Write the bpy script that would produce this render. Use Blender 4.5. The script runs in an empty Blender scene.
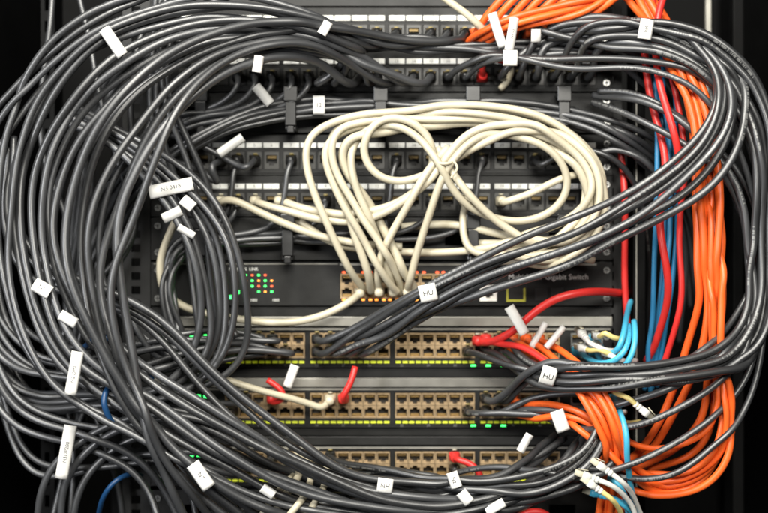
import bpy, math, random
import numpy as np
from mathutils import Vector, Matrix, kdtree
random.seed(31); rng=np.random.RandomState(9)
S=0.00106; D=1.6
sc=bpy.context.scene; col=sc.collection
def W(px,py,d=0.0):
    """point in the rack: measured position on the front plane, at depth d in front of the rails"""
    k=(D-d*S)/D
    return np.array([(px-384)*S*k, -d*S, (256.5-py)*S*k])
def F(px,py,d=0.0):   # flat rack-front coordinates
    return ((px-384)*S, -d*S, (256.5-py)*S)

# ---------------------------------------------------------------- materials
def mat(name,base,rough=.45,metal=0.,var=.15,nscale=60,bump=.0,rnd=0.,emit=None,es=0,coat=0,spec=.5):
    m=bpy.data.materials.new(name); m.use_nodes=True
    nt=m.node_tree; b=nt.nodes['Principled BSDF']
    b.inputs['Roughness'].default_value=rough; b.inputs['Metallic'].default_value=metal
    b.inputs['Coat Weight'].default_value=coat; b.inputs['Specular IOR Level'].default_value=spec
    tc=nt.nodes.new('ShaderNodeTexCoord')
    n=nt.nodes.new('ShaderNodeTexNoise'); n.inputs['Scale'].default_value=nscale; n.inputs['Detail'].default_value=5
    nt.links.new(tc.outputs['Object'],n.inputs['Vector'])
    mr=nt.nodes.new('ShaderNodeMapRange'); mr.inputs[1].default_value=.3; mr.inputs[2].default_value=.7
    mr.inputs[3].default_value=1-var; mr.inputs[4].default_value=1+var
    nt.links.new(n.outputs['Fac'],mr.inputs[0])
    mx=nt.nodes.new('ShaderNodeVectorMath'); mx.operation='SCALE'
    mx.inputs[0].default_value=base
    nt.links.new(mr.outputs[0],mx.inputs['Scale'])
    out=mx.outputs[0]
    if rnd:
        oi=nt.nodes.new('ShaderNodeObjectInfo')
        m2=nt.nodes.new('ShaderNodeMapRange'); m2.inputs[3].default_value=1-rnd; m2.inputs[4].default_value=1+rnd
        nt.links.new(oi.outputs['Random'],m2.inputs[0])
        v2=nt.nodes.new('ShaderNodeVectorMath'); v2.operation='SCALE'
        nt.links.new(out,v2.inputs[0]); nt.links.new(m2.outputs[0],v2.inputs['Scale']); out=v2.outputs[0]
    nt.links.new(out,b.inputs['Base Color'])
    m3=nt.nodes.new('ShaderNodeMapRange'); m3.inputs[3].default_value=max(.05,rough-.1); m3.inputs[4].default_value=min(1,rough+.12)
    nt.links.new(n.outputs['Fac'],m3.inputs[0]); nt.links.new(m3.outputs[0],b.inputs['Roughness'])
    if bump:
        bp=nt.nodes.new('ShaderNodeBump'); bp.inputs['Strength'].default_value=bump; bp.inputs['Distance'].default_value=.0005
        n2=nt.nodes.new('ShaderNodeTexNoise'); n2.inputs['Scale'].default_value=900
        nt.links.new(tc.outputs['Object'],n2.inputs['Vector'])
        nt.links.new(n2.outputs['Fac'],bp.inputs['Height']); nt.links.new(bp.outputs[0],b.inputs['Normal'])
    if emit:
        b.inputs['Emission Color'].default_value=(*emit,1); b.inputs['Emission Strength'].default_value=es
    return m
def cable_mat(name,base,rough,ink,rnd=.3,spec=.5):
    m=mat(name,base,rough,var=.14,nscale=25,bump=.05,rnd=rnd,spec=spec)
    nt=m.node_tree; b=nt.nodes['Principled BSDF']
    uv=nt.nodes.new('ShaderNodeUVMap'); sp=nt.nodes.new('ShaderNodeSeparateXYZ'); nt.links.new(uv.outputs[0],sp.inputs[0])
    def math_(op,a,bv,cl=False):
        n=nt.nodes.new('ShaderNodeMath'); n.operation=op
        for i,v in enumerate((a,bv)):
            if v is None: continue
            if isinstance(v,(int,float)): n.inputs[i].default_value=v
            else: nt.links.new(v,n.inputs[i])
        return n.outputs[0]
    band=math_('LESS_THAN',math_('ABSOLUTE',math_('SUBTRACT',sp.outputs['Y'],.55),None),.05)
    wn=nt.nodes.new('ShaderNodeTexWhiteNoise'); wn.noise_dimensions='1D'
    nt.links.new(math_('FLOOR',math_('MULTIPLY',sp.outputs['X'],1.1),None),wn.inputs['W'])
    ch=math_('GREATER_THAN',wn.outputs['Value'],.45)
    seg=math_('GREATER_THAN',math_('SINE',math_('MULTIPLY',sp.outputs['X'],.03),None),.65)
    fac=math_('MULTIPLY',math_('MULTIPLY',band,ch),math_('MULTIPLY',seg,.35))
    mix=nt.nodes.new('ShaderNodeMix'); mix.data_type='RGBA'
    src=b.inputs['Base Color'].links[0].from_socket
    nt.links.new(fac,mix.inputs['Factor']); nt.links.new(src,mix.inputs[6]); mix.inputs[7].default_value=(*ink,1)
    nt.links.new(mix.outputs[2],b.inputs['Base Color'])
    return m
M={}
M['black']=cable_mat('black_jacket',(.029,.030,.032),.40,(.35,.35,.33),.45,1.0)
M['cream']=cable_mat('cream_jacket',(.49,.445,.33),.42,(.3,.27,.2),.10)
M['orange']=cable_mat('orange_jacket',(.76,.11,.015),.40,(.25,.05,.01),.15)
M['red']=cable_mat('red_jacket',(.56,.026,.022),.38,(.3,.02,.02),.15)
M['blue']=cable_mat('blue_jacket',(.02,.16,.32),.4,(.05,.1,.2),.25)
M['cyan']=cable_mat('light_blue_jacket',(.06,.40,.60),.38,(.05,.1,.2),.15)
M['darkblue']=cable_mat('dark_blue_jacket',(.008,.05,.14),.4,(.05,.1,.2),.25)
M['yellow']=cable_mat('yellow_jacket',(.66,.55,.21),.4,(.2,.15,.05),.2)
M['white']=cable_mat('white_jacket',(.66,.66,.62),.4,(.3,.3,.3),.05)
steel=mat('black_powder_coat',(.0065,.0065,.006),.45,0,.25,80,.25,spec=.3)
steel2=mat('dark_grey_steel',(.011,.011,.0105),.45,.1,.25,40,.15,spec=.35)
cabm=mat('black_cabinet_paint',(.0035,.0035,.0035),.6,0,.25,30,.15,spec=.08)
silver=mat('brushed_grey_metal',(.26,.25,.22),.38,.3,.25,30,.1)
chrome=mat('bright_rail_metal',(.5,.5,.48),.25,.9,.15,30)
ringm=mat('black_plastic',(.011,.011,.011),.33,0,.15,50,.1)
portk_f=mat('grey_jack_edge',(.035,.034,.03),.4,0,.15,50)
portf=mat('brass_tinted_port_shield',(.46,.33,.19),.33,.5,.2,120)
portw=mat('pale_port_shield',(.85,.83,.76),.35,0,.1,120)
portd=mat('port_cavity_plastic',(.010,.009,.008),.5)
portg=mat('gold_contacts',(.7,.45,.17),.35,.9)
portk=mat('dull_contacts',(.25,.18,.08),.4,.7)
strip=mat('white_label_strip',(.80,.80,.76),.5,0,.2,60)
tagm=mat('white_label_vinyl',(.66,.65,.62),.5,0,.08,90)
inkm=mat('black_print',(.03,.03,.03),.6)
inkg=mat('faint_grey_print',(.16,.16,.16),.6)
inkw=mat('pale_print',(.85,.85,.8),.6)
clearm=mat('clear_plug_plastic',(.45,.42,.32),.15,0,.2,80,coat=.5)
olive=mat('yellowed_plug_plastic',(.30,.24,.09),.3,0,.3,80)
olivef=mat('olive_yellow_frame',(.45,.44,.05),.45)
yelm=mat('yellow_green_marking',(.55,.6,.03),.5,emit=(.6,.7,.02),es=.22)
ledg=mat('green_led',(.05,.6,.1),.3,emit=(.05,1,.15),es=4)
ledr=mat('red_led',(.6,.1,.05),.3,emit=(1,.12,.03),es=2)
leda=mat('amber_led',(.7,.3,.05),.3,emit=(1,.32,.05),es=2.5)

# ---------------------------------------------------------------- mesh helpers
class MB:
    def __init__(s): s.v=[]; s.f=[]; s.m=[]
    def box(s,x0,x1,y0,y1,d0,d1,mi=0):
        n=len(s.v)
        for d in (d0,d1):
            for (x,y) in ((x0,y0),(x1,y0),(x1,y1),(x0,y1)): s.v.append(F(x,y,d))
        for q in ((0,1,2,3),(7,6,5,4),(0,4,5,1),(1,5,6,2),(2,6,7,3),(3,7,4,0)):
            s.f.append(tuple(n+i for i in q)); s.m.append(mi)
    def cyl(s,x,y,r,d0,d1,mi=0,k=16):
        n=len(s.v)
        for d in (d0,d1):
            for i in range(k):
                a=2*math.pi*i/k; s.v.append(F(x+r*math.cos(a),y+r*math.sin(a),d))
        for i in range(k):
            j=(i+1)%k; s.f.append((n+i,n+j,n+k+j,n+k+i)); s.m.append(mi)
        s.f.append(tuple(n+k+i for i in range(k))); s.m.append(mi)
    def plate(s,xc,yc,skip,d0,d1,mi=0):
        nx,ny=len(xc)-1,len(yc)-1
        def solid(i,j): return 0<=i<nx and 0<=j<ny and (i,j) not in skip
        for i in range(nx):
            for j in range(ny):
                if not solid(i,j): continue
                x0,x1,y0,y1=xc[i],xc[i+1],yc[j],yc[j+1]
                def q(*p):
                    n=len(s.v); s.v.extend(F(*a) for a in p); s.f.append((n,n+1,n+2,n+3)); s.m.append(mi)
                q((x0,y0,d1),(x0,y1,d1),(x1,y1,d1),(x1,y0,d1))
                if not solid(i-1,j): q((x0,y0,d0),(x0,y1,d0),(x0,y1,d1),(x0,y0,d1))
                if not solid(i+1,j): q((x1,y0,d1),(x1,y1,d1),(x1,y1,d0),(x1,y0,d0))
                if not solid(i,j-1): q((x0,y0,d0),(x0,y0,d1),(x1,y0,d1),(x1,y0,d0))
                if not solid(i,j+1): q((x0,y1,d1),(x0,y1,d0),(x1,y1,d0),(x1,y1,d1))
    def mesh(s,name,mats,origin):
        o=Vector(origin); me=bpy.data.meshes.new(name)
        me.from_pydata([tuple(Vector(v)-o) for v in s.v],[],s.f)
        for m in mats: me.materials.append(m)
        me.polygons.foreach_set('material_index',s.m)
        import bmesh
        bm=bmesh.new(); bm.from_mesh(me); bmesh.ops.remove_doubles(bm,verts=bm.verts,dist=1e-6)
        bmesh.ops.recalc_face_normals(bm,faces=bm.faces); bm.to_mesh(me); bm.free()
        return me
def add(name,me,origin,parent=None,bevel=0,label=None):
    o=bpy.data.objects.new(name,me); col.objects.link(o)
    if parent is not None:
        o.parent=parent; o.location=Vector(origin)-Vector(parent.location)
    else: o.location=origin
    if bevel:
        b=o.modifiers.new('bevel','BEVEL'); b.width=bevel*S; b.segments=2; b.limit_method='ANGLE'
    if label: o['label']=label
    return o
tcache={}
def textmesh(t,size,m,align='CENTER',ext=0):
    key=(t,size,m.name,align)
    if key in tcache: return tcache[key]
    c=bpy.data.curves.new('txt','FONT'); c.body=t; c.size=size; c.align_x=align; c.align_y='CENTER'; c.extrude=ext; c.resolution_u=3
    o=bpy.data.objects.new('txt',c); col.objects.link(o); bpy.context.view_layer.update()
    dg=bpy.context.evaluated_depsgraph_get(); me=bpy.data.meshes.new_from_object(o.evaluated_get(dg))
    bpy.data.objects.remove(o); me.materials.clear(); me.materials.append(m); me.name='lettering'
    tcache[key]=me; return me
def lettering(t,px,py,d,size,m,parent,align='CENTER',name='lettering'):
    o=bpy.data.objects.new(name,textmesh(t,size*S,m,align)); col.objects.link(o)
    o.parent=parent; o.location=Vector(F(px,py,d))-Vector(parent.location); o.rotation_euler=(math.pi/2,0,0)
    return o
def thing(name,px,py,d,label,cat,group=None):
    e=bpy.data.objects.new(name,None); e.empty_display_size=.02; col.objects.link(e); e.location=F(px,py,d)
    e['label']=label; e['category']=cat
    if group: e['group']=group
    return e

# ---------------------------------------------------------------- port meshes (origin = centre of opening)
def port_mesh(w,h,ow,oh,mats,dep=11,notch=True,up=False):
    b=MB(); cx,cy=384,256.5
    b.plate([cx-w/2,cx-ow/2,cx+ow/2,cx+w/2],[cy-h/2,cy-oh/2,cy+oh/2,cy+h/2],{(1,1)},-dep,1.0,0)
    b.box(cx-ow/2,cx+ow/2,cy-oh/2,cy+oh/2,-dep-.5,-dep,1)
    for i in range(8):
        x=cx-ow*.36+i*ow*.72/7
        y0,y1=(cy-oh*.45,cy-oh*.18) if not up else (cy+oh*.18,cy+oh*.45)
        b.box(x-.28,x+.28,y0,y1,-7,-1.5,2)
    if notch:
        y0,y1=(cy+oh*.30,cy+oh*.5) if not up else (cy-oh*.5,cy-oh*.30)
        b.box(cx-ow/2,cx-ow*.22,y0,y1,-dep,.6,0); b.box(cx+ow*.22,cx+ow/2,y0,y1,-dep,.6,0)
    return b.mesh('port',mats,(0,0,0))
PM_A=port_mesh(12.8,12.2,10.4,9.0,[portf,portd,portg])
PM_B=port_mesh(12.8,12.2,10.4,9.0,[portf,portd,portg],up=True)
PM_K=port_mesh(14.6,17,10.8,10.5,[portk_f,portd,portk])
PM_C=port_mesh(17,16,10.5,9.5,[portw,portd,portg])
PM_S=port_mesh(15,12.2,12,8.4,[chrome,portd,portg],notch=False)
def put_port(me,px,py,d,parent):
    o=bpy.data.objects.new('port',me); col.objects.link(o); o.parent=parent
    o.location=Vector(F(px,py,d))-Vector(parent.location); return o

# ---------------------------------------------------------------- cabinet
cab=thing('rack_cabinet',384,530,-60,'open black steel equipment cabinet with slotted rails','rack cabinet')
def part(name,b,mats,parent,origin,bevel=0,label=None):
    return add(name,b.mesh(name,mats,origin),origin,parent,bevel,label)
b=MB(); b.box(-90,860,-80,600,-460,-452); part('back_panel',b,[cabm],cab,F(384,256,-456))
b=MB(); b.box(-60,-52,-80,600,-452,40); part('side_panel',b,[cabm],cab,F(-56,256,-200))
b=MB(); b.box(818,826,-80,600,-452,40); part('side_panel',b,[cabm],cab,F(822,256,-200))
def rail(x0,x1,hx0,hx1,d,m,pitch=14.0,hh=8,lab=None):
    yc=[-60]; skip=set(); y=-50
    while y<570:
        yc+= [y,y+hh]; skip.add((1,len(yc)-2)); y+=pitch
    yc.append(590)
    b=MB(); b.plate([x0,hx0,hx1,x1],yc,skip,d-2,d,0)
    b.box(x0,x0+2,-60,590,d-40,d-2.2); b.box(x1-2,x1,-60,590,d-40,d-2.2)
    return part('mounting_rail',b,[m],cab,F((x0+x1)/2,256,d),0,lab)
rail(122,150,131,140,-2,steel2); rail(600,622,606,614,-2,steel2)
rail(34,48,38,43,-30,cabm,22,12)
b=MB(); b.box(630,642,-60,590,-20,18); b.box(632.5,634,-60,590,18.2,19,1); part('upright_post',b,[cabm,silver],cab,F(633,256,0),1.5)  # thin silver strip stands in for the highlight down the glossy post
b=MB(); b.box(742,754,-60,590,-80,-40); part('upright_post',b,[cabm],cab,F(748,256,-60),2)
b=MB(); b.box(100,118,-60,590,-90,-60); part('upright_post',b,[cabm],cab,F(109,256,-75),2)
b=MB(); b.box(712,718,-60,75,-38,-30); part('edge_trim',b,[silver],cab,F(715,0,-34),1)

def screws(parent,y0,y1):
    for x in (158,606):
        for y in (y0,y1):
            b=MB(); b.cyl(x,y,3.2,1.8,3.6,0); b.box(x-2.2,x+2.2,y-.5,y+.5,3.61,3.8,1); b.box(x-.5,x+.5,y-2.2,y+2.2,3.61,3.79,1)
            part('mounting_screw',b,[chrome,inkm],parent,F(x,y,2))
PPX=[186+i*17.2+ (i//6)*2.0 for i in range(24)]
def patch_panel(yt,lab):
    p=thing('patch_panel',384,yt+40,0,lab,'patch panel','patch panels in the rack')
    xs=[151]; skip=set()
    for x in PPX: xs+=[x-7.4,x+7.4]; skip.add((len(xs)-2,1))
    xs.append(612)
    b=MB(); b.plate(xs,[yt,yt+17,yt+34.2,yt+40.5],skip,-14,1.8,0)
    b.box(152,611,yt+.5,yt+40,-70,-14.2,0)
    part('face_plate',b,[steel],p,F(384,yt+20,0),.4)
    for g in range(4):
        x0=PPX[g*6]-8; x1=PPX[g*6+5]+8
        b=MB(); b.box(x0,x1,yt+8,yt+13,2.0,3.4,0)
        for k in range(7):
            x=x0+(x1-x0)*k/6; w=.6 if k in (0,6) else .8
            b.box(x-w,x+w,yt+8.1,yt+12.9,3.5,3.7,1)
        part('label_strip',b,[strip,inkm],p,F((x0+x1)/2,yt+10,2.7))
    for i,x in enumerate(PPX):
        put_port(PM_K,x,yt+25.5,1.0,p)
        lettering(str(i+1),x,yt+10.7,3.8,4,inkg,p,name='port_number')
    b=MB(); b.box(155,610,yt+36.5,yt+38,1.9,3.0); part('trim_strip',b,[steel2],p,F(384,yt+37,2))
    screws(p,yt+9,yt+32)
    return p
patch_panel(8,'black patch panel with white label strip, crowded with black plugs')
patch_panel(51,'black patch panel under thick black cables')
patch_panel(135,'black patch panel with empty and plugged ports')
patch_panel(176,'black patch panel with cream plugs in its ports')
b=MB(); b.box(151,612,-40,6.5,-60,1.8); part('blank_panel',b,[steel2],cab,F(384,-18,0),.5)

def manager(yt,h,rings,lab):
    p=thing('cable_manager',384,yt+h,0,lab,'cable manager','cable managers in the rack')
    b=MB(); xs=[151]; skip=set()
    for i in range(8):
        x=185+i*52; xs+=[x,x+26]; skip.add((len(xs)-2,1))
    xs.append(612)
    b.plate(xs,[yt,yt+h*.35,yt+h*.65,yt+h],skip,-2,1.8,0)
    b.box(152,611,yt+1,yt+h-1,-60,-30,0)
    part('face_plate',b,[steel],p,F(384,yt+h/2,0),.4)
    for x in rings:
        b=MB(); w=5.5
        b.box(x-w,x+w,yt+1,yt+6,1.9,34); b.box(x-w-1.5,x+w+1.5,yt-3,yt+12,34,38.5)
        b.box(x-w,x+w,yt+12.1,yt+h-4,34.3,38); b.box(x-w,x+w,yt+h-5,yt+h,1.9,34)
        b.box(x-w+2,x+w-2,yt+h-3.9,yt+h+3,34.5,37.8)
        part('cable_ring',b,[ringm],p,F(x,yt+h/2,20),1)
    screws(p,yt+8,yt+h-8)
manager(93,40,(205,293,381,471,560),'black finger-ring cable manager holding cable bundles')
manager(218,42,(205,290,381,471,560),'black finger-ring cable manager behind cream cables')

# multi layer switch
sw=thing('network_switch',384,305,0,'black managed switch with status lights and cream plugs','network switch')
px0=[347+i*13.3 for i in range(8)]
xs=[151,px0[0]-6.7,px0[-1]+6.7,479.5,496.5,612]
b=MB(); b.plate(xs,[262,273.5,284,298.4,299.6,305.5],{(1,1),(1,2),(3,2),(3,3)} ,-14,2.0,0); b.box(152,611,262.5,305,-110,-14.2,0)
part('face_plate',b,[steel],sw,F(384,284,0),.4)
b=MB(); b.box(340,596,263.3,265.3,2.1,3.0); b.box(154,338,263.3,264.3,2.1,2.8)
part('trim_strip',b,[silver],sw,F(470,266,2.5))
for x in px0: put_port(PM_A,x,279.7,1.2,sw); put_port(PM_B,x,292.1,1.2,sw)
put_port(PM_C,488,293,1.6,sw)
b=MB(); b.box(504,527,286,302.5,2.1,2.9,0); b.box(506,525,288,299,2.95,3.2,1); b.box(506,525,299.3,301.5,2.95,3.6,2); b.box(523,525,288,299.2,3.25,3.6,2); b.box(506,508,288,299.2,3.25,3.6,2)
part('display_window',b,[steel2,portd,olivef],sw,F(516,294,3))
for x in (541,557):
    b=MB(); b.box(x-6,x+6,288,300,2.1,2.8,0); b.box(x-4.5,x+4.5,290,298,2.9,3.1,1); part('expansion_slot',b,[ringm,portd],sw,F(x,294,3),.2)
for i,x in enumerate(px0):
    for y,mm in ((272.2,ledr),(299.6,leda)):
        for dx in (-3,3):
            if (i*3+dx)%7==0: continue
            b=MB(); b.box(x+dx-1.6,x+dx+1.6,y-.9,y+.9,2.3,3.0); part('status_light',b,[mm],sw,F(x+dx,y,2.5))
for r in range(4):
    for c in range(5):
        if (r*5+c)%6==4: continue
        x=246+c*6.5; y=275+r*5.5
        b=MB(); b.box(x-1.1,x+1.1,y-.8,y+.8,2.1,3.0); part('status_light',b,[[ledg,leda,ledr,ledg][(r+c*2)%4]],sw,F(x,y,2.5))
for x,y in ((206,288),(210,292),(226,283),(236,286),(238,292),(230,297),(222,297)):
    b=MB(); b.box(x-1.7,x+1.7,y-1.7,y+1.7,2.1,3.0); part('status_light',b,[ledg],sw,F(x,y,2.5))
lettering('Multi-Layer Gigabit Switch',548,277,2.9,7.5,inkw,sw)
lettering('CONSOLE',466,294,2.9,4.2,inkw,sw)
lettering('PWR  SYS  LINK',244,269,2.9,4.2,inkw,sw)
for x in (254,276): lettering('1000',x,300,2.9,3.6,inkw,sw)
b=MB(); b.cyl(168,292,4,2.1,3.5,0); part('reset_button',b,[chrome],sw,F(168,292,3),.4)
screws(sw,270,298)

def gap(y0,y1,m):
    p=thing('rack_shelf',384,y1,0,'grey metal shelf edge between two switches','shelf','shelves between the switches')
    b=MB(); b.box(151,612,y0,y0+ (y1-y0)*.5,-100,-2); b.box(151,612,y0+(y1-y0)*.5+.3,y1,-90,1.0,1)
    part('front_edge',b,[steel,m],p,F(384,y0,0),.6)
gap(306.5,326,silver); gap(368,387,silver); gap(427,445,steel2)

COLX=[232+i*13.3+(i//6)*5.0 for i in range(24)]
def switch48(yt,lab):
    p=thing('network_switch',384,yt+40,0,lab,'network switch','gigabit switches stacked in the rack')
    xs=[151]; skip=set()
    for g in range(4):
        xs+=[COLX[g*6]-6.7,COLX[g*6+5]+6.7]; skip.add((len(xs)-2,1))
    for x in (578,595): xs+=[x-7.5,x+7.5]; skip.add((len(xs)-2,1))
    xs.append(612)
    b=MB(); b.plate(xs,[yt,yt+5,yt+30.4,yt+40],skip,-14,1.8,0); b.box(152,611,yt+.5,yt+39.5,-110,-14.2,0)
    part('face_plate',b,[steel],p,F(384,yt+20,0),.4)
    for x in COLX:
        put_port(PM_A,x,yt+11.4,.6,p); put_port(PM_B,x,yt+24.0,.6,p)
    for x in (578,595):
        for y in (11.4,24): put_port(PM_S,x,yt+y,-.2,p)
    b=MB()
    for i,x in enumerate(COLX):
        b.box(x-6,x-.8,yt+33.2,yt+35.4,1.9,2.6); b.box(x+.8,x+6,yt+33.2,yt+35.4,1.9,2.6)
    part('port_marking',b,[yelm],p,F(384,yt+34,2))
    b=MB(); b.box(155,610,yt+.6,yt+2.2,1.9,3.0); part('trim_strip',b,[silver],p,F(384,yt+1.5,2))
    for i in range(3):
        b=MB(); x=192+i*7; b.box(x-1.8,x+1.8,yt+7,yt+10,1.9,2.7); part('status_light',b,[ledg],p,F(x,yt+8,2))
    for x in (473,488,503):
        b=MB(); b.box(x-2.5,x+2.5,yt+37,yt+38.6,1.9,2.7); part('status_light',b,[ledg],p,F(x,yt+37,2))
    for i,x in enumerate(COLX):
        if i%2==0: lettering(str(i*2+1),x,yt+37.6,2.2,3.4,inkg,p,name='port_number')
    screws(p,yt+9,yt+31)
switch48(327.5,'black forty-eight port switch with rows of brass ports')
switch48(387.5,'black forty-eight port switch above grey shelf edge')
switch48(446,'black forty-eight port switch behind hanging cables')
manager(490,42,(250,340,430,520),'black cable manager at the bottom of the rack')

# ---------------------------------------------------------------- cables
CAB=[]
def cable(color,pts,r=3.4,ps=None,pe=None,label=None,grp=None,wob=2.0):
    CAB.append(dict(color=color,pts=[tuple(float(v) for v in (p if len(p)==3 else (*p,60))) for p in pts],r=r,ps=ps,pe=pe,label=label,grp=grp,wob=wob))
def bundle(color,A,B,n,r=3.4,dj=14,jit=3,label=None,grp=None,ps=None,pe=None,wob=2,dr=.15,starts=None,ends=None,sdir=(-10,8)):
    ts=[(i+.5)/n for i in range(n)]
    for i,t in enumerate(ts):
        ph=random.uniform(-1,1); pts=[]; off=random.uniform(-dj,dj)
        drift=random.uniform(-dr,dr); dd=random.uniform(-dr,dr)*.8
        m=min(len(A),len(B))
        for k in range(m):
            a=A[k]; c=B[k]; u=k/(m-1)
            tt=t+drift*math.sin(u*math.pi*2+ph*3)+dd*math.sin(u*math.pi*3.3+ph*5)
            da=a[2] if len(a)>2 else 60; dc=c[2] if len(c)>2 else da
            x=a[0]+(c[0]-a[0])*tt+random.uniform(-jit,jit); y=a[1]+(c[1]-a[1])*tt+random.uniform(-jit,jit)
            pts.append((x,y,da+(dc-da)*t+off*math.sin(math.pi*min(1,max(0,u)))+random.uniform(-3,3)))
        p0=ps; p1=pe
        if starts:
            sx,sy=starts[i]; p0=(sx,sy)
            pts=[(sx,sy,14),(sx+sdir[0]*.1,sy+1,26),(sx+sdir[0],sy+sdir[1],42)]+pts[1:]
        if ends:
            ex,ey=ends[i]; p1=(ex,ey)
            pts=pts[:-1]+[(ex+8,ey+2,40),(ex+1,ey+1,26),(ex,ey,14)]
        cable(color,pts,r*random.uniform(.9,1.1),p0,p1,label,grp,wob)
LB='thick black network cable sweeping in a wide loop'; GL='black cables looping around the rack'
# left side
bundle('black',[(420,70,30),(385,45,60),(310,10,90),(200,-12,100),(100,4,110),(32,60,110),(0,140,110),(-6,220,110),(4,300,115),(42,378,120),(115,428,130),(190,468,130),(275,508,120),(380,525,110),(470,513,100),(560,485,80),(600,445,50)],
 [(400,80,30),(350,58,60),(280,46,90),(206,54,100),(146,90,110),(106,135,110),(78,180,110),(66,240,110),(80,295,115),(116,345,120),(177,384,130),(250,427,130),(332,476,120),(420,500,110),(490,497,100),(560,472,80),(585,430,50)],9,3.5,label=LB,grp=GL,
 starts=[(PPX[k],33.5) for k in (15,14,12,11,10)]+[(PPX[k],76.5) for k in (13,11,9,8)])
bundle('black',[(390,50,40),(335,24,80),(250,16,110),(170,48,135),(102,112,145),(72,190,145),(68,260,145),(88,335,145),(130,410,140),(190,460,130),(270,500,120),(350,530,100)],
 [(380,70,40),(310,56,80),(240,70,110),(192,112,135),(160,164,145),(138,220,145),(124,280,145),(126,340,145),(145,410,140),(162,470,130),(172,510,120),(185,545,100)],6,3.8,label=LB,grp=GL,
 starts=[(PPX[16],33.5),(PPX[9],33.5),(PPX[8],33.5),(PPX[14],76.5),(PPX[12],76.5),(PPX[10],76.5)])
bundle('black',[(60,118,70),(110,150,85),(150,190,95),(182,240,95),(194,300,90),(194,345,85),(178,378,80),(140,395,70),(90,395,60),(20,392,30),(-14,330,10)],
 [(70,108,70),(130,125,85),(190,165,95),(234,225,95),(248,290,90),(244,350,85),(212,388,80),(150,400,70),(90,405,60),(20,405,30),(-14,350,10)],6,3.2,label='black network cable hanging in a loop beside the switches',grp=GL)
bundle('black',[(10,150,80),(0,220,90),(25,275,100),(90,300,105),(145,325,110),(200,385,112),(262,440,110),(340,482,105),(420,494,95),(500,485,80),(560,445,40)],
 [(20,140,80),(14,210,90),(45,262,100),(100,285,105),(160,316,110),(222,372,112),(284,428,110),(350,474,105),(430,484,95),(505,470,80),(560,430,40)],3,3.3,label=LB,grp=GL)
bundle('black',[(-14,240,20),(-4,310,40),(45,352,55),(110,352,60),(190,336,60),(240,332,40),(262,336,16)],
 [(-14,300,20),(0,380,40),(60,398,55),(130,385,60),(200,368,60),(240,356,40),(262,352,16)],5,3.1,label='black network cable running level into a switch',grp='black cables running to the switches',
 ends=[(COLX[2],339),(COLX[3],339),(COLX[3],351.5),(COLX[4],351.5),(COLX[2],351.5)])
bundle('black',[(-12,290,20),(-4,360,40),(24,400,60),(80,415,65),(150,430,70),(190,470,70),(210,530,70)],[(-14,330,20),(-10,400,40),(14,440,60),(60,450,65),(120,470,70),(150,500,70),(160,540,70)],3,3.2,label='black network cable drooping at the cabinet side',grp='black cables at the cabinet side')
bundle('black',[(35,540,50),(45,470,60),(90,425,65),(160,405,70),(225,420,70),(290,458,60),(350,478,30)],[(75,540,50),(80,490,60),(110,455,65),(170,440,70),(230,455,70),(290,480,60),(350,490,30)],3,3.2,label='black network cable rising from the cabinet base',grp='black cables at the cabinet side')
bundle('black',[(45,-20,0),(60,60,10),(30,150,15),(40,240,15),(25,330,15),(50,420,10),(40,540,10)],[(175,-20,10),(165,60,20),(150,150,25),(150,240,25),(120,330,25),(120,420,20),(110,540,20)],3,3.0,jit=10,label='black network cable hanging down the cabinet side',grp='black cables at the cabinet side',wob=5,dr=.3)
bundle('black',[(-10,110,90),(25,60,95),(80,22,100),(150,-10,100),(240,-30,90)],[(-10,170,90),(40,95,95),(110,48,100),(180,18,100),(260,-10,90)],3,3.2,label='black network cable arching over the top corner',grp=GL)
bundle('black',[(270,155,6),(245,150,30),(200,125,45),(150,120,55),(110,160,60),(95,230,60),(110,300,60),(150,350,60),(200,372,50)],[(225,200,6),(215,195,30),(180,165,45),(150,160,55),(130,200,60),(120,250,60),(130,320,60),(165,365,60),(210,385,50)],2,3.1,label='black network cable curving away from a patch panel',grp='black cables from the patch panels',
 starts=[(PPX[4],160.5),(PPX[2],160.5)])
bundle('black',[(150,-20,50),(148,50,60),(150,110,60),(160,170,55),(172,230,50),(186,300,45),(200,345,40)],[(196,-20,50),(175,40,60),(172,100,60),(195,160,55),(216,220,50),(230,280,45),(240,340,40)],4,3.1,label='black network cable hanging in front of the panels',grp='black cables from the patch panels')
# top centre
bundle('black',[(150,60,30),(190,45,30),(250,36,40),(330,34,45),(410,36,45),(480,42,40),(560,44,40),(640,46,30),(680,90,-20)],[(140,80,30),(190,60,30),(250,50,40),(330,46,45),(410,48,45),(480,52,40),(560,56,40),(640,66,30),(676,110,-20)],2,3.0,dj=6,label='black network cable lying across the patch panels',grp='black cables from the patch panels')
bundle('black',[(100,230,-10),(150,165,40),(230,118,42),(300,104,28),(380,101,26),(470,102,26),(560,108,28),(620,122,50),(665,150,20),(700,205,-30),(715,290,-50)],
 [(110,250,-10),(170,160,40),(240,128,42),(310,118,28),(390,113,26),(480,114,26),(560,124,28),(610,140,50),(655,178,20),(680,240,-30),(690,310,-50)],5,3.0,dj=4,jit=2,label='black network cable bundled through the cable manager rings',grp='black cables from the patch panels')
bundle('black',[(420,32,40),(490,52,60),(560,58,70),(630,52,80),(700,65,85),(745,115,90),(768,180,90),(778,260,80)],[(430,42,40),(500,58,60),(560,68,70),(630,70,80),(690,88,85),(725,135,90),(752,200,90),(770,260,80)],2,3.2,label='black network cable arching to the cabinet side',grp=GL,starts=[(PPX[15],76.5),(PPX[16],76.5)],sdir=(10,-8))
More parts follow.
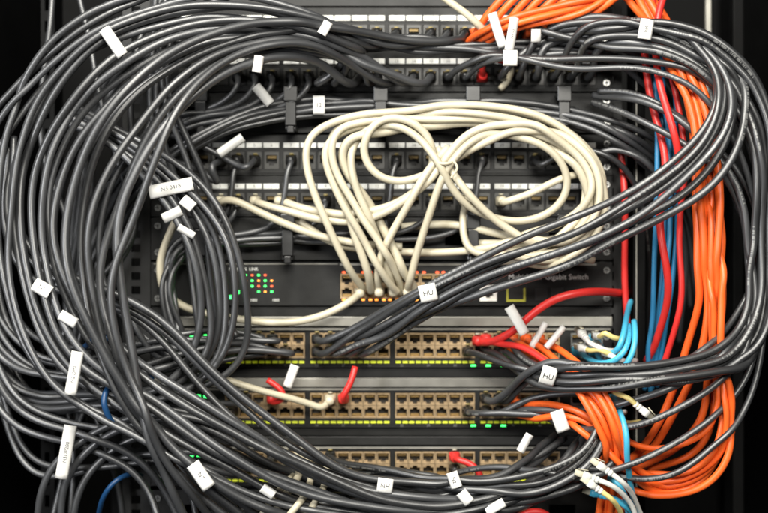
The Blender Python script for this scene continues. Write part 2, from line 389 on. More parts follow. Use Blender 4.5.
# right side
bundle('black',[(700,-40,0),(535,28,40),(590,16,60),(650,22,80),(702,48,100),(714,95,120),(690,140,125),(640,183,128),(570,221,125),(490,250,115),(420,285,95),(365,322,60),(330,340,18)],
 [(700,-40,0),(545,42,40),(600,34,60),(690,40,80),(738,72,100),(742,128,120),(712,180,125),(650,224,128),(580,258,125),(510,282,115),(440,316,95),(390,342,60),(340,350,18)],6,3.5,label='thick black network cable crossing the rack diagonally',grp='black cables crossing diagonally',
 starts=[(PPX[18],33.5),(PPX[19],76.5),(PPX[20],33.5),(PPX[18],76.5),(PPX[21],33.5),(PPX[20],76.5)],sdir=(3,-6),
 ends=[(COLX[6],339),(COLX[6],351.5),(COLX[7],339),(COLX[7],351.5),(COLX[8],351.5),(COLX[9],351.5)])
bundle('black',[(520,50,40),(580,26,70),(650,16,90),(712,30,100),(756,70,100),(776,130,100),(774,210,95),(774,290,95),(762,355,105),(705,384,122),(620,390,122),(550,388,90),(500,365,20)],
 [(540,60,40),(600,50,70),(650,50,90),(705,78,100),(742,122,100),(758,190,100),(752,250,95),(750,310,95),(726,345,105),(675,358,122),(600,364,122),(540,362,90),(500,352,20)],6,3.4,label='black network cable looping round to a switch',grp=GL,
 starts=[(PPX[22],33.5),(PPX[21],76.5),(PPX[23],33.5),(PPX[22],76.5),(PPX[23],76.5),(PPX[19],33.5)],sdir=(6,-6),ends=[(COLX[18],351.5),(COLX[19],351.5),(COLX[17],351.5),(COLX[19],339),(COLX[18],399),(COLX[19],399)])
bundle('black',[(500,392,15),(540,392,60),(590,385,95),(650,372,122),(705,345,118),(742,300,100),(764,240,90),(756,180,95),(705,125,95),(640,92,70),(600,90,40)],
 [(500,410,15),(540,420,60),(600,435,95),(668,425,118),(722,392,112),(752,345,100),(744,270,90),(734,205,95),(688,155,95),(630,115,70),(590,105,40)],3,3.2,label='black network cable looping round to a switch',grp=GL,starts=[(COLX[18],411.5),(COLX[19],411.5),(COLX[17],411.5)],sdir=(14,2))
bundle('black',[(330,462,18),(380,470,60),(450,478,90),(520,480,100),(575,458,100),(602,420,95),(590,388,70),(540,376,20)],
 [(340,474,18),(400,484,60),(460,500,90),(530,503,100),(595,480,100),(622,440,95),(615,400,70),(590,374,20)],5,3.3,label='black network cable looping below the switches',grp='black cables below the switches',starts=[(COLX[7],457.4),(COLX[7],470),(COLX[8],470),(COLX[6],470),(COLX[5],470)],sdir=(12,6))
bundle('black',[(250,540,70),(330,510,80),(420,508,85),(500,515,80),(560,540,70)],[(240,530,70),(330,498,80),(410,500,85),(490,504,80),(580,530,70)],2,3.2,label='black network cable at the bottom of the rack',grp='black cables below the switches')
PG='black patch cords in the panels'; PL='black patch cord plugged into a patch panel'
for i in (0,1,3,4,5,6,7):
    x=PPX[i]; y=76.5
    ex=[(x-12,102,34),(x-45,114,30),(max(160,x-100),119,38),(140,150,35),(95+random.uniform(-15,15),220,-20),(85+random.uniform(-25,25),330,-40),(80,430,-50)]
    cable('black',[(x,y,14),(x,y+1,24),(x,y+9,36)]+ex,2.9,ps=(x,y),label=PL,grp=PG)
for i in (0,1,3,4,5,6):
    x=PPX[i]; y=33.5
    ex=[(x-8,44,44),(x-36,50,44),(max(175,x-90),44,46),(130,60,30),(95,110,0),(70+random.uniform(-20,20),200,-30),(70,320,-50)]
    cable('black',[(x,y,14),(x,y+1,26),(x,y+6,38)]+ex,2.9,ps=(x,y),label=PL,grp=PG)
for i in (7,):
    x=PPX[i]; y=33.5
    cable('black',[(x,y,14),(x,y+2,26),(x+10,y+12,40),(x+50,y+16,44),(x+120,y+12,44),(x+200,y+18,44),(x+300,y+26,40),(676,120,-10),(690,220,-40)],2.9,ps=(x,y),label=PL,grp=PG)
for i in (20,22):
    x=PPX[i]; y=160.5
    cable('black',[(x,y,14),(x,y+1,26),(x+6,y+4,36),(x+45,y-14,44),(x+90,y+10,40),(x+115,y+90,-10),(x+110,y+180,-40)],3.0,ps=(x,y),label=PL,grp=PG)
for i,y in ((3,160.5),(6,160.5),(12,160.5),(17,160.5),(8,201.5),(3,201.5),(14,201.5)):
    x=PPX[i]
    cable('black',[(x,y,14),(x,y+2,24),(x-4,y+14,28),(x-12,226,26),(x-40,236,24),(min(x-70,230),240,24),(172,252,30),(166,290,30),(180,340,30),(190,420,30)],2.7,ps=(x,y),label=PL,grp=PG,wob=1)
for (x,y) in [(COLX[0],351.5),(COLX[1],339),(COLX[0],411.5),(COLX[1],399),(COLX[1],470),(COLX[3],457.4)]:
    yy=y+random.uniform(-25,25)
    cable('black',[(x,y,14),(x-1,y+2,30),(x-14,y+5,48),(x-60,y-4+random.uniform(-8,8),58),(x-130,y+random.uniform(-15,15),55),(35,yy,30),(5,yy-50,10),(-10,yy-130,0)],3.0,ps=(x,y),label='black patch cord plugged into a switch',grp='black cords in the switches')
for (x,y) in [(COLX[16],470),(COLX[22],470)]:
    cable('black',[(x,y,14),(x+1,y+3,30),(x+14,y,48),(x+60,y+4+random.uniform(-8,8),75),(x+130,y+random.uniform(-20,10),108),(742,y-60+random.uniform(-20,10),100),(764,y-160,80),(748,y-240,50),(720,y-320,10),(700,y-420,-20)],3.0,ps=(x,y),label='black patch cord plugged into a switch',grp='black cords in the switches')
# cream
CR='cream network cable coiled in front of the panels'; CG='cream cables tied in a loose coil'
bundle('cream',[(362,292,14),(356,282,34),(334,235,48),(310,175,54),(305,138,56),(330,120,55),(400,109,52),(480,106,50),(555,118,50),(602,158,52),(615,210,52),(592,250,50),(545,266,40),(500,262,24)],
 [(421,292,14),(418,280,34),(396,235,48),(352,175,54),(338,150,56),(358,134,55),(410,126,52),(480,124,50),(540,138,50),(578,172,52),(590,205,52),(570,236,50),(530,248,40),(470,246,24)],5,3.8,dj=5,jit=3,label=CR,grp=CG,wob=2,dr=.28)
cable('cream',[(PPX[6]-12,201,14),(PPX[6]-4,203,28),(320,214,42),(370,214,52),(420,190,58),(444,160,60),(425,128,60),(390,114,60),(360,128,60),(358,160,60),(385,186,60),(430,178,62),(470,148,62),(520,124,60),(570,140,58),(602,182,58),(596,228,55),(560,243,50),(500,236,42),(450,224,30),(400,226,20)],3.8,ps=(PPX[5],201.5),label=CR,grp=CG)
cable('cream',[(PPX[4],201,14),(PPX[4]+4,203,26),(290,212,38),(350,222,48),(405,200,60),(440,166,64),(446,152,64),(470,132,62),(510,122,60),(560,134,58),(592,170,56),(588,212,54),(540,232,50),(480,250,40),(420,250,30),(330,246,30),(300,226,30),(285,212,20)],3.7,ps=(PPX[4],201.5),label=CR,grp=CG)
cable('cream',[(407,292,14),(410,280,34),(425,225,52),(446,165,66),(470,138,64),(505,128,60),(556,150,56),(572,190,54),(550,220,52),(500,222,50),(455,196,58),(440,166,66),(415,130,60),(380,120,58),(350,140,58),(352,180,56),(372,225,50),(388,270,34),(393,292,14)],3.7,ps=(407,291.8),pe=(393,291.8),label=CR,grp=CG)
cable('cream',[(436,150,58),(450,172,66),(480,205,60),(520,236,50),(560,252,40),(592,262,30)],3.7,label=CR,grp=CG)
cable('cream',[(450,150,60),(432,172,66),(405,206,60),(385,240,50),(378,275,32),(379,292,14)],3.7,pe=(378.4,291.8),label=CR,grp=CG)
cable('cream',[(PPX[18],201,14),(PPX[18]+1,203,26),(505,202,40),(540,190,50),(582,166,54),(600,176,50)],3.5,ps=(PPX[18],201.5),label='cream patch cord plugged into a panel',grp=CG)
cable('cream',[(PPX[16],201,14),(PPX[16],204,28),(462,230,42),(470,262,46),(500,250,46),(560,262,44),(596,240,44)],3.5,ps=(PPX[16],201.5),label='cream patch cord plugged into a panel',grp=CG)
cable('cream',[(PPX[0],201.5,14),(PPX[0]-1,204,28),(172,226,34),(160,256,28),(158,290,24),(172,308,28),(215,316,32),(270,323,34),(322,316,34),(352,300,28),(360,293,14)],3.7,ps=(PPX[0],201.5),pe=(360.3,291.8),label='cream cable running below the status lights',grp='loose cream cables')
cable('cream',[(PPX[2],201,14),(PPX[2],203,28),(232,199,40),(260,214,42),(320,236,40),(400,246,34)],3.7,ps=(PPX[2],201.5),label='cream patch cord plugged into a panel',grp=CG)
cable('cream',[(220,380,50),(245,389,48),(280,395,42),(305,402,32),(322,407,26),(COLX[7],400,14)],3.3,pe=(COLX[7],399),label='cream cable ending at a switch port',grp='loose cream cables')
bundle('cream',[(225,560,90),(250,525,120),(266,500,125),(280,484,100),(290,474,40)],[(300,560,90),(308,530,120),(318,508,125),(326,488,100),(330,476,40)],4,3.3,dj=4,label='cream cable rising from the cabinet base',grp='loose cream cables',ends=[(COLX[4],470),(COLX[4],457.4),(COLX[5],457.4),(COLX[6],457.4)])
cable('cream',[(425,-20,60),(450,4,62),(476,22,60),(490,42,40),(493,52,20)],3.6,label='cream cable at the top of the rack',grp='loose cream cables')
cable('cream',[(500,90,14),(512,84,30),(520,70,30),(505,58,20)],3.2,label='short pale cable by the patch panel',grp='loose cream cables')
# orange
OG='orange fibre cables down the cabinet side'; OL='orange fibre cable hanging down the cabinet side'
bundle('orange',[(610,-15,40),(645,18,60),(674,58,90),(688,120,100),(694,180,100),(692,240,100),(696,300,95),(690,350,80),(668,400,70),(640,440,60),(610,470,40)],
 [(655,-15,40),(676,30,60),(699,80,90),(716,140,100),(722,200,100),(720,260,100),(724,320,95),(716,370,80),(722,420,70),(700,455,60),(650,470,40)],5,3.4,dj=6,jit=2,label=OL,grp=OG,wob=2.5,dr=.2)
bundle('orange',[(600,400,60),(612,440,62),(640,456,70),(690,448,90),(714,426,100),(722,390,100),(712,350,100),(704,290,100),(702,220,95),(704,150,70)],
 [(590,430,60),(596,478,62),(640,510,70),(708,510,90),(738,465,100),(730,400,100),(718,350,100),(718,290,100),(714,220,95),(712,150,70)],4,3.2,dj=6,jit=3,label=OL,grp=OG,wob=2.5,dr=.2)
OS='orange fibre cable leading out of a switch'; OSG='orange cables from the switches'
for k,(x,y) in enumerate([(COLX[20],339),(COLX[20],351.5),(COLX[21],339),(COLX[21],351.5),(COLX[22],339)]):
    j=k*4.2-8
    cable('orange',[(x,y,14),(x+2,y+2,28),(x+16+k,y+10,56),(572+j,374-j*.6,88),(600+j,402-j*.5,114),(613+j*.8,432,118),(618+j,462,90),(612+j,490,60),(606+j,535,45)],3.2,ps=(x,y),label=OS,grp=OSG,wob=2)
for k,(x,y) in enumerate([(COLX[20],399),(COLX[20],411.5),(COLX[21],411.5)]):
    cable('orange',[(x,y,14),(x+2,y+2,28),(x+18,y+6,56),(585,412+k*6,95),(606,434+k*5,104),(626,462+k*7,84),(660,480+k*8,70),(705,470+k*8,80),(728,430,84)],3.2,ps=(x,y),label=OS,grp=OSG,wob=2)
for k in range(9):
    x=474+k*13
    cable('orange',[(x,33.5,14),(x+1,36,28),(x+4,28,46+random.uniform(-5,10)),(x+12+random.uniform(-4,4),12,58),(x+28,-4,60),(x+52+k*3,-24,56),(x+70+k*4,-45,50)],3.5,ps=(x,33.5),label='orange fibre cable rising from a patch panel',grp='orange cables at the top of the rack',wob=1.5)
bundle('orange',[(462,40,30),(490,22,62),(520,14,64),(560,6,62),(600,-4,58),(630,-25,50)],[(480,48,30),(505,32,62),(540,26,64),(580,18,62),(615,2,58),(645,-25,50)],3,3.4,dj=3,label='orange fibre cable lying across the top panel',grp='orange cables at the top of the rack')
# red
cable('red',[(478,341,14),(484,342,26),(508,337,45),(530,315,60),(552,297,66),(585,290,64),(608,290,44),(626,292,0),(628,294,-50)],3.9,ps=(COLX[17],339),label='thick red patch cord bowing out of a switch')
cable('red',[(670,-15,60),(654,6,66),(653,40,70),(660,80,92),(672,122,102),(680,160,96),(676,190,70)],3.5,label='red cable hanging among orange cables')
cable('red',[(640,20,50),(645,70,50),(662,130,72),(668,170,84),(656,205,86),(660,245,88),(673,285,86),(662,325,60),(646,360,40)],3.6,label='red cable hanging beside the upright post')
cable('red',[(622,150,20),(626,190,30),(625,240,30),(622,290,24),(626,330,20)],3.2,label='red cable running down the rack rail')
cable('red',[(COLX[8],399,14),(COLX[8]+2,401,28),(343,396,38),(353,380,42),(355,366,36)],3.2,ps=(COLX[8],399),label='short red patch cord with moulded boot')
cable('red',[(COLX[3],399,14),(COLX[3]+1,402,26),(284,398,34),(284,386,36),(268,379,34)],3.0,ps=(COLX[3],399),label='short red patch cord with moulded boot')
cable('red',[(PPX[17],76.5,14),(PPX[17],72,26),(484,60,34),(500,58,38),(515,64,34)],3.2,ps=(PPX[17],76.5),label='short red patch cord at the patch panel')
cable('red',[(COLX[16],457.4,14),(COLX[16]+2,459,28),(480,470,36),(483,490,40),(478,530,36)],3.2,ps=(COLX[16],457.4),label='red patch cord hanging below a switch')
cable('red',[(COLX[18],339,14),(COLX[18],341,26),(512,345,48),(538,352,72),(560,372,86)],3.1,ps=(COLX[18],339),label='red patch cord beside orange cables')
cable('red',[(620,470,50),(604,490,54),(600,540,50)],3.2,label='red cable at the base of the rack')
cable('red',[(500,540,60),(520,508,90),(545,504,90),(560,540,60)],3.3,label='red cable at the base of the rack')
# blue
bundle('blue',[(645,30,40),(654,90,54),(658,150,66),(655,210,66),(656,270,66),(652,330,50),(640,390,30)],[(672,30,40),(672,90,54),(672,150,66),(678,210,66),(676,270,66),(668,330,50),(655,390,30)],4,2.5,dj=4,jit=5,label='blue network cable running down the cabinet side',grp='blue cables down the cabinet side')
cable('red',[(650,-10,45),(662,40,56),(676,90,70),(682,150,80),(680,230,82),(684,300,78),(668,345,60),(655,380,40)],3.0,label='red cable hanging beside the upright post')
FG='light blue fibre cords'; FC='light blue fibre cord plugged into a switch'
cable('cyan',[(595,339,14),(598,342,30),(608,356,60),(622,352,84),(628,332,84),(624,318,60),(630,300,30)],2.8,ps=(595,339),label=FC,grp=FG)
cable('cyan',[(578,351.5,14),(582,354,30),(598,364,60),(618,362,84),(632,345,84),(628,325,60)],2.8,ps=(578,351.5),label=FC,grp=FG)
cable('cyan',[(595,351.5,14),(598,356,30),(612,372,60),(630,366,88),(636,345,84),(632,320,60)],2.8,ps=(595,351.5),label=FC,grp=FG)
cable('cyan',[(606,384,60),(624,412,112),(622,450,116),(630,480,80),(645,530,60)],2.9,label='light blue cable at the base of the rack',grp=FG)
cable('cyan',[(590,470,50),(606,470,84),(626,488,90),(632,530,60)],2.9,label='light blue cable at the base of the rack',grp=FG)
cable('cyan',[(600,495,84),(616,500,88),(640,520,80),(650,540,60)],2.9,ps='free',label='light blue cable at the base of the rack',grp=FG)
cable('white',[(592,478,112),(612,486,112),(632,506,90),(640,540,60)],2.4,ps='free',label='pale fibre cord with white connector',grp='pale fibre cords')
cable('white',[(606,470,112),(622,482,112),(636,500,90),(650,540,60)],2.4,ps='free',label='pale fibre cord with white connector',grp='pale fibre cords')
cable('yellow',[(596,488,112),(610,498,112),(622,515,90),(622,540,60)],2.4,ps='free',label='thin yellow fibre cord at the base of the rack',grp='pale fibre cords')
cable('yellow',[(640,408,118),(628,398,118),(612,392,100),(598,380,60)],2.4,ps='free',label='thin yellow fibre cord beside the switches',grp='pale fibre cords')
for (x,y,c,dx,dy) in ((578,339,'white',20,8),(595,339,'yellow',10,-6),(595,351.5,'white',16,4),(578,351.5,'yellow',22,-2),(578,399,'white',24,10),(595,411.5,'yellow',20,6)):
    cable(c,[(x+dx*.3,y-3,50),(x+dx*.6,y+dy*.5,64),(x+dx,y+dy,72),(x+dx+14,y+dy+8,70),(x+dx+24,y+dy+4,50)],2.5,ps='free',label='short pale fibre cord beside a switch',grp='pale fibre cords')
cable('darkblue',[(150,375,60),(115,378,110),(99,395,132),(103,418,134),(124,432,110),(150,425,50)],2.8,label='dark blue cable in a small loop',grp='dark blue cables')
cable('darkblue',[(98,545,0),(100,505,60),(106,480,80),(124,470,70),(140,474,30)],2.5,label='dark blue cable in a small loop',grp='dark blue cables')
cable('darkblue',[(80,352,60),(97,334,130),(114,334,138),(120,350,130),(112,375,60)],2.8,label='dark blue cable in a small loop',grp='dark blue cables')

def cr(P,step):
    P=np.array(P); P=np.vstack([2*P[0]-P[1],P,2*P[-1]-P[-2]])
    out=[]
    for i in range(1,len(P)-2):
        p0,p1,p2,p3=P[i-1:i+3]
        t0=0; t1=t0+max(1e-6,np.linalg.norm(p1-p0))**.5; t2=t1+max(1e-6,np.linalg.norm(p2-p1))**.5; t3=t2+max(1e-6,np.linalg.norm(p3-p2))**.5
        n=max(2,int(np.linalg.norm(p2-p1)/step))
        t=np.linspace(t1,t2,n,endpoint=False)[:,None]
        A1=(t1-t)/(t1-t0)*p0+(t-t0)/(t1-t0)*p1; A2=(t2-t)/(t2-t1)*p1+(t-t1)/(t2-t1)*p2; A3=(t3-t)/(t3-t2)*p2+(t-t2)/(t3-t2)*p3
        B1=(t2-t)/(t2-t0)*A1+(t-t0)/(t2-t0)*A2; B2=(t3-t)/(t3-t1)*A2+(t-t1)/(t3-t1)*A3
        out.append((t2-t)/(t2-t1)*B1+(t-t1)/(t2-t1)*B2)
    out.append(P[-2][None,:]); return np.vstack(out)
curves=[]
for c in CAB:
    p=cr([W(*q)/S for q in c['pts']],6.0)
    n=len(p); s=np.concatenate([[0],np.cumsum(np.linalg.norm(np.diff(p,axis=0),axis=1))]); L=s[-1]
    env=np.ones(n)
    if c['ps']: env*=np.clip((s-25)/60,0,1)
    if c['pe']: env*=np.clip((L-s-25)/60,0,1)
    e=env[:,None]
    for _ in range(16):
        q=p.copy(); q[1:-1]=.25*p[:-2]+.5*p[1:-1]+.25*p[2:]; p=q*e+p*(1-e)
    for ax in range(3):
        for wl in (190,85):
            p[:,ax]+=env*c['wob']*(.9 if wl==190 else .15)*np.sin(s/wl*2*np.pi*rng.uniform(.6,1.2)+rng.uniform(0,6.28))
    c['env']=env; curves.append(p)
# push cables apart where they would run through each other
idx=[]
for ci,p in enumerate(curves): idx+= [(ci,k) for k in range(len(p))]
ids=np.array(idx); rad=np.array([c['r'] for c in CAB])
for it in range(8):
    allp=np.vstack(curves); N=len(allp)
    kd=kdtree.KDTree(N)
    for i,pt in enumerate(allp): kd.insert(pt,i)
    kd.balance()
    mv=np.zeros_like(allp); cnt=np.zeros(N)
    cid=ids[:,0]
    for i in range(N):
        a=cid[i]
        for (co,j,dist) in kd.find_range(allp[i],8.4):
            if j<=i or cid[j]==a: continue
            need=rad[a]+rad[cid[j]]+.3
            if dist<need:
                v=allp[i]-allp[j]
                if dist<1e-3: v=np.array([0,1.,0])
                v=v/max(np.linalg.norm(v),1e-3); v[1]*=1.6
                mvv=v*(need-dist)*.5
                mv[i]+=mvv; mv[j]-=mvv; cnt[i]+=1; cnt[j]+=1
    mv/=np.maximum(cnt,1)[:,None]
    o=0
    for ci,p in enumerate(curves):
        n=len(p); m=mv[o:o+n]; o+=n
        for _ in range(3):
            m2=m.copy(); m2[1:-1]=.25*m[:-2]+.5*m[1:-1]+.25*m[2:]; m=m2
        p=p+m*1.5*CAB[ci]['env'][:,None]
        q=p.copy(); q[1:-1]=.2*p[:-2]+.6*p[1:-1]+.2*p[2:]
        e=CAB[ci]['env'][:,None]; p=q*e+p*(1-e)
        lim=-(CAB[ci]['r']+4.5)
        inside=(np.abs(p[:,0])<232)&(CAB[ci]['env']>.3)
        p[inside,1]=np.minimum(p[inside,1],lim)
        curves[ci]=p
pcache={}
def plug_mesh(colr):
    if colr in pcache: return pcache[colr]
    b=[];f=[];m=[]
    secs=[(-9,5.2,3.9,1),(1,5.2,3.9,1),(1.01,5.6,4.8,0),(7,5.6,5.0,0),(9,4.9,4.6,0),(12,4.6,4.5,0),(12.3,3.9,3.9,0),(14,3.9,3.9,0),(14.3,4.5,4.5,0),(16.5,4.4,4.4,0),(16.8,3.7,3.7,0),(18.5,3.7,3.7,0),(18.8,4.3,4.3,0),(22,4.0,4.0,0)]
    K=16
    for (z,w,h,mi) in secs:
        for i in range(K):
            a=2*math.pi*i/K; e=.45 if z<8 else .9
            ca,sa=math.cos(a),math.sin(a)
            b.append((w*math.copysign(abs(ca)**e,ca)*S,h*math.copysign(abs(sa)**e,sa)*S,z*S))
    for q in range(len(secs)-1):
        for i in range(K):
            j=(i+1)%K; f.append((q*K+i,q*K+j,(q+1)*K+j,(q+1)*K+i)); m.append(1 if q<1 else 0)
    f.append(tuple(range(K))[::-1]); m.append(1); f.append(tuple((len(secs)-1)*K+i for i in range(K))); m.append(0)
    n=len(b)
    for (x,y,z) in ((-2,4.4,-6),(2,4.4,-6),(2,5.6,-6),(-2,5.6,-6),(-2,6.4,6),(2,6.4,6),(2,7.6,6),(-2,7.6,6)): b.append((x*S,y*S,z*S))
    for q in ((3,2,1,0),(4,5,6,7),(0,1,5,4),(1,2,6,5),(2,3,7,6),(3,0,4,7)): f.append(tuple(n+i for i in q)); m.append(1)
    me=bpy.data.meshes.new('plug'); me.from_pydata(b,[],f)
    me.materials.append(ringm if colr=='black' else M['white'] if colr in('yellow','white') else M[colr])
    me.materials.append(olive if colr=='black' else clearm)
    me.polygons.foreach_set('material_index',m); me.polygons.foreach_set('use_smooth',[True]*len(f))
    pcache[colr]=me; return me
def sweep(p,r,sides=10):
    n=len(p); T=np.gradient(p,axis=0); T/=np.linalg.norm(T,axis=1)[:,None]
    N=np.zeros_like(p); ref=np.array([0,-1.,0]) if abs(T[0][1])<.9 else np.array([1.,0,0])
    v=ref-T[0]*np.dot(ref,T[0]); N[0]=v/np.linalg.norm(v)
    for i in range(1,n):
        v=N[i-1]-T[i]*np.dot(N[i-1],T[i]); N[i]=v/np.linalg.norm(v)
    Bn=np.cross(T,N)
    a=np.linspace(0,2*np.pi,sides,endpoint=False)
    V=p[:,None,:]+r*(np.cos(a)[None,:,None]*N[:,None,:]+np.sin(a)[None,:,None]*Bn[:,None,:])
    return V.reshape(-1,3)
cobj=[]; SD=12
for ci,(c,p) in enumerate(zip(CAB,curves)):
    q=cr(p,3.2) if len(p)>3 else p
    V=sweep(q,c['r'],SD)*S
    o0=Vector(q[len(q)//2]*S); n=len(q)
    i=np.arange(n-1)[:,None]*SD; k=np.arange(SD)[None,:]; k2=(k+1)%SD
    fq=np.stack([i+k,i+k2,i+SD+k2,i+SD+k],-1).reshape(-1,4)
    me=bpy.data.meshes.new('network_cable'); faces=fq.tolist()+[list(range(SD))[::-1],[(n-1)*SD+j for j in range(SD)]]
    me.from_pydata((V-np.array(o0)).tolist(),[],faces)
    s=np.concatenate([[0],np.cumsum(np.linalg.norm(np.diff(q,axis=0),axis=1))])+random.uniform(0,500)
    u=np.stack([np.repeat(s[:-1],SD),np.repeat(s[:-1],SD),np.repeat(s[1:],SD),np.repeat(s[1:],SD)],-1)
    v0=np.tile(np.arange(SD)/SD,n-1); v1=v0+1/SD; vv=np.stack([v0,v1,v1,v0],-1)
    uv=np.zeros((len(me.loops),2)); m_=fq.shape[0]*4
    uv[:m_,0]=u.reshape(-1); uv[:m_,1]=vv.reshape(-1)
    ul=me.uv_layers.new(name='UVMap'); ul.data.foreach_set('uv',uv.reshape(-1))
    me.polygons.foreach_set('use_smooth',[True]*len(me.polygons)); me.materials.append(M[c['color']])
    nm='fibre_cable' if c['color'] in('orange','yellow','cyan','white') else 'network_cable'
    ob=bpy.data.objects.new(nm,me); col.objects.link(ob); ob.location=o0
    ob['label']=c['label']; ob['category']='cable'
    if c['grp']: ob['group']=c['grp']
    cobj.append(ob)
    for e in ('ps','pe'):
        if not c[e]: continue
        end=0 if e=='ps' else -1
        pt=Vector(p[end]*S)
        pl=bpy.data.objects.new('plug',plug_mesh(c['color'])); col.objects.link(pl); pl.parent=ob
        if c[e]=='free':
            t=Vector(p[2]-p[0]) if end==0 else Vector(p[-3]-p[-1])
            pl.matrix_basis=Matrix.Translation(pt-o0-t.normalized()*10*S)@t.to_track_quat('Z','Y').to_matrix().to_4x4()@Matrix.Scale(.75,4)
            continue
        R=Matrix(((1,0,0),(0,0,-1),(0,1,0)))
        pos=Vector((pt.x,-2*S,pt.z))
        pl.matrix_basis=Matrix.Translation(pos-o0)@R.to_4x4()
def tie(px,py,d,rx,rz,lab):
    k=28; pts=[W(px,py,d)/S+np.array([rx*math.cos(2*math.pi*i/k),rz*.8*math.sin(2*math.pi*i/k), rz*.35*math.sin(2*math.pi*i/k)]) for i in range(k)]
    pts=np.array(pts+pts[:2]); V=sweep(pts,1.6,8)*S; n=len(pts); SDl=8
    f=[(i*SDl+j,i*SDl+(j+1)%SDl,(i+1)*SDl+(j+1)%SDl,(i+1)*SDl+j) for i in range(n-1) for j in range(SDl)]
    o0=Vector(W(px,py,d)); me=bpy.data.meshes.new('cable_tie'); me.from_pydata((V-np.array(o0)).tolist(),[],f)
    me.polygons.foreach_set('use_smooth',[True]*len(f)); me.materials.append(M['cream'])
    ob=bpy.data.objects.new('cable_tie',me); col.objects.link(ob); ob.location=o0; ob['label']=lab; ob['category']='cable tie'
    t=cr(np.array([W(px+rx,py,d+6),W(px+rx+4,py+8,d+8),W(px+rx-2,py+18,d+9)])/S,2); V=sweep(t,1.2,6)*S
    f=[(i*6+j,i*6+(j+1)%6,(i+1)*6+(j+1)%6,(i+1)*6+j) for i in range(len(t)-1) for j in range(6)]
    me=bpy.data.meshes.new('tail'); me.from_pydata((V-np.array(o0)).tolist(),[],f); me.materials.append(M['cream'])
    tl=bpy.data.objects.new('tie_tail',me); col.objects.link(tl); tl.parent=ob
tie(444,160,64,9,12,'cream tie cinching the coil of cream cables')

# ---------------------------------------------------------------- label tags on cables
allp=np.vstack(curves); cid=ids[:,0]
proj=np.stack([allp[:,0]*(D/S)/(allp[:,1]+D/S)+384, 256.5-allp[:,2]*(D/S)/(allp[:,1]+D/S)],-1)
def tag(px,py,w,h,ang,text=None,colour='black',ts=None):
    """white wrapped flag: a strip folded round the cable, its tail curling away"""
    w*=.95; h*=.92; curl=random.uniform(2.0,3.2); roll=random.uniform(-1,1)
    dist=np.hypot(proj[:,0]-px,proj[:,1]-py)
    isc=np.array([CAB[c]['color']==colour for c in cid])
    ok=isc&(dist<9)
    if not ok.any(): ok=isc&(dist<16)
    if not ok.any(): ok=dist<=dist.min()+.1
    cand=np.where(ok)[0]; i=cand[np.argmin(allp[cand,1])]
    ob=cobj[cid[i]]; r=CAB[cid[i]]['r']
    near=np.where(dist<max(w,h)*.5+3)[0]   # flag lies on top of whatever cable it hangs over
    d=max(-allp[i,1]+r, (-allp[near,1]).max()+3.4 if len(near) else 0)+1.6
    d=min(d,-allp[i,1]+r+16)
    c=W(px,py,d); a=math.radians(ang)
    NX,NY=10,8; V=[];Fc=[]
    def zz(u,v): return curl*math.cos(v*3.0)-curl*.5+roll*2.2*(u+.1)**2*2+.5*math.sin(u*4+px)
    for jy in range(NY+1):
        for ix in range(NX+1):
            u=(ix/NX-.5); v=(jy/NY-.5)
            V.append((u*w*S,v*h*S,zz(u,v)*S))
    for jy in range(NY):
        for ix in range(NX):
            n=jy*(NX+1)+ix; Fc.append((n,n+1,n+NX+2,n+NX+1))
    me=bpy.data.meshes.new('label_tag'); me.from_pydata(V,[],Fc); me.materials.append(tagm)
    me.polygons.foreach_set('use_smooth',[True]*len(Fc))
    o=bpy.data.objects.new('label_tag',me); col.objects.link(o); o.parent=ob
    so=o.modifiers.new('thickness','SOLIDIFY'); so.thickness=.4*S; so.offset=-1
    tilt=math.radians(random.uniform(-18,18))
    R=Matrix.Rotation(math.pi/2,4,'X')@Matrix.Rotation(a,4,'Z')@Matrix.Rotation(tilt,4,'X')
    o.matrix_basis=Matrix.Translation(Vector(c)-Vector(ob.location))@R
    if text:
        tm=textmesh(text,(ts or min(h*.42,w/len(text)*1.0))*S,inkm).copy()
        for vv in tm.vertices:
            vv.co.z=(zz(vv.co.x/S/w,vv.co.y/S/h)+.25)*S
        t=bpy.data.objects.new('lettering',tm); col.objects.link(t); t.parent=o
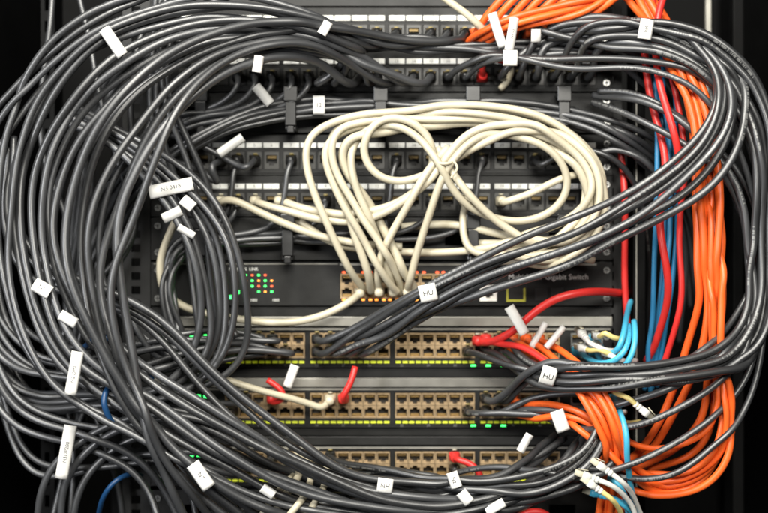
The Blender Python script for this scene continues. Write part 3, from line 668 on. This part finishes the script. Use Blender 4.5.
TAGS=[(113,42,32,12,-55,None),(263,95,24,11,-50,None),(258,64,16,10,80,None),(319,105,12,20,0,'12'),(231,146,30,10,35,None),
(171,188,44,14,12,'N3 0418'),(172,215,20,11,25,None),(188,203,14,12,-40,None),(42,288,18,14,-30,'N1'),(68,319,18,11,-30,None),(74,373,42,12,80,'N2 DP01'),
(66,452,54,13,80,'N3DP200'),(201,476,28,14,-55,'N7'),(268,492,14,10,-35,None),(385,486,15,15,-8,'NH'),(428,293,17,18,12,'HU'),(548,376,15,20,-15,'HU'),(560,421,22,14,-70,None),
(517,320,32,11,-60,None),(538,335,30,7,60,None),(555,337,28,7,50,None),(454,480,16,12,-70,'N2'),(525,443,20,9,60,None),(291,376,24,10,70,None),(646,29,20,14,80,'N4'),
(497,30,36,10,-72,None),(512,34,34,10,80,'N4 03'),(510,58,14,16,0,None),(465,498,14,12,-50,None),(495,507,20,10,30,None),(536,36,10,14,0,None),(325,28,14,10,60,None),(186,232,18,8,-30,None)]
for t in TAGS: tag(*t[:5],text=t[5],colour='orange' if t[:2] in ((497,30),(512,34),(538,335),(555,337),(517,320),(536,36)) else 'black')

# ---------------------------------------------------------------- light, world, camera
w=bpy.data.worlds.new('World'); sc.world=w; w.use_nodes=True
w.node_tree.nodes['Background'].inputs[0].default_value=(.9,.95,1,1); w.node_tree.nodes['Background'].inputs[1].default_value=.03
def area(name,loc,target,size,sy,power,colr):
    l=bpy.data.lights.new(name,'AREA'); l.shape='RECTANGLE'; l.size=size; l.size_y=sy; l.energy=power; l.color=colr
    o=bpy.data.objects.new(name,l); col.objects.link(o); o.location=loc
    o.rotation_euler=(Vector(target)-Vector(loc)).to_track_quat('-Z','Y').to_euler()
area('ceiling_and_fill_lamp',(-.4,-1.25,1.1),(0,0,0),1.1,.34,52,(1,.97,.89))
area('ceiling_and_fill_lamp',(.3,-2.2,.75),(.05,0,0),.9,.35,46,(1,.97,.89))  # added frontal fill near the camera, brightens the recessed panels
area('room_lamp',(-1.2,-1.5,.15),(-.1,0,0),.3,.7,22,(.97,.98,1))
cd=bpy.data.cameras.new('camera'); co=bpy.data.objects.new('camera',cd); col.objects.link(co); sc.camera=co
co.location=(0,-D,0); co.rotation_euler=(math.pi/2,0,0)
cd.sensor_width=36; cd.lens=36*D/(768*S); cd.clip_start=.05; cd.clip_end=50
cd.dof.use_dof=True; cd.dof.focus_distance=D-.115; cd.dof.aperture_fstop=2.6
sc.view_settings.view_transform='Standard'; sc.view_settings.look='None'; sc.view_settings.exposure=0
print('cables',len(CAB),'pts',len(allp))
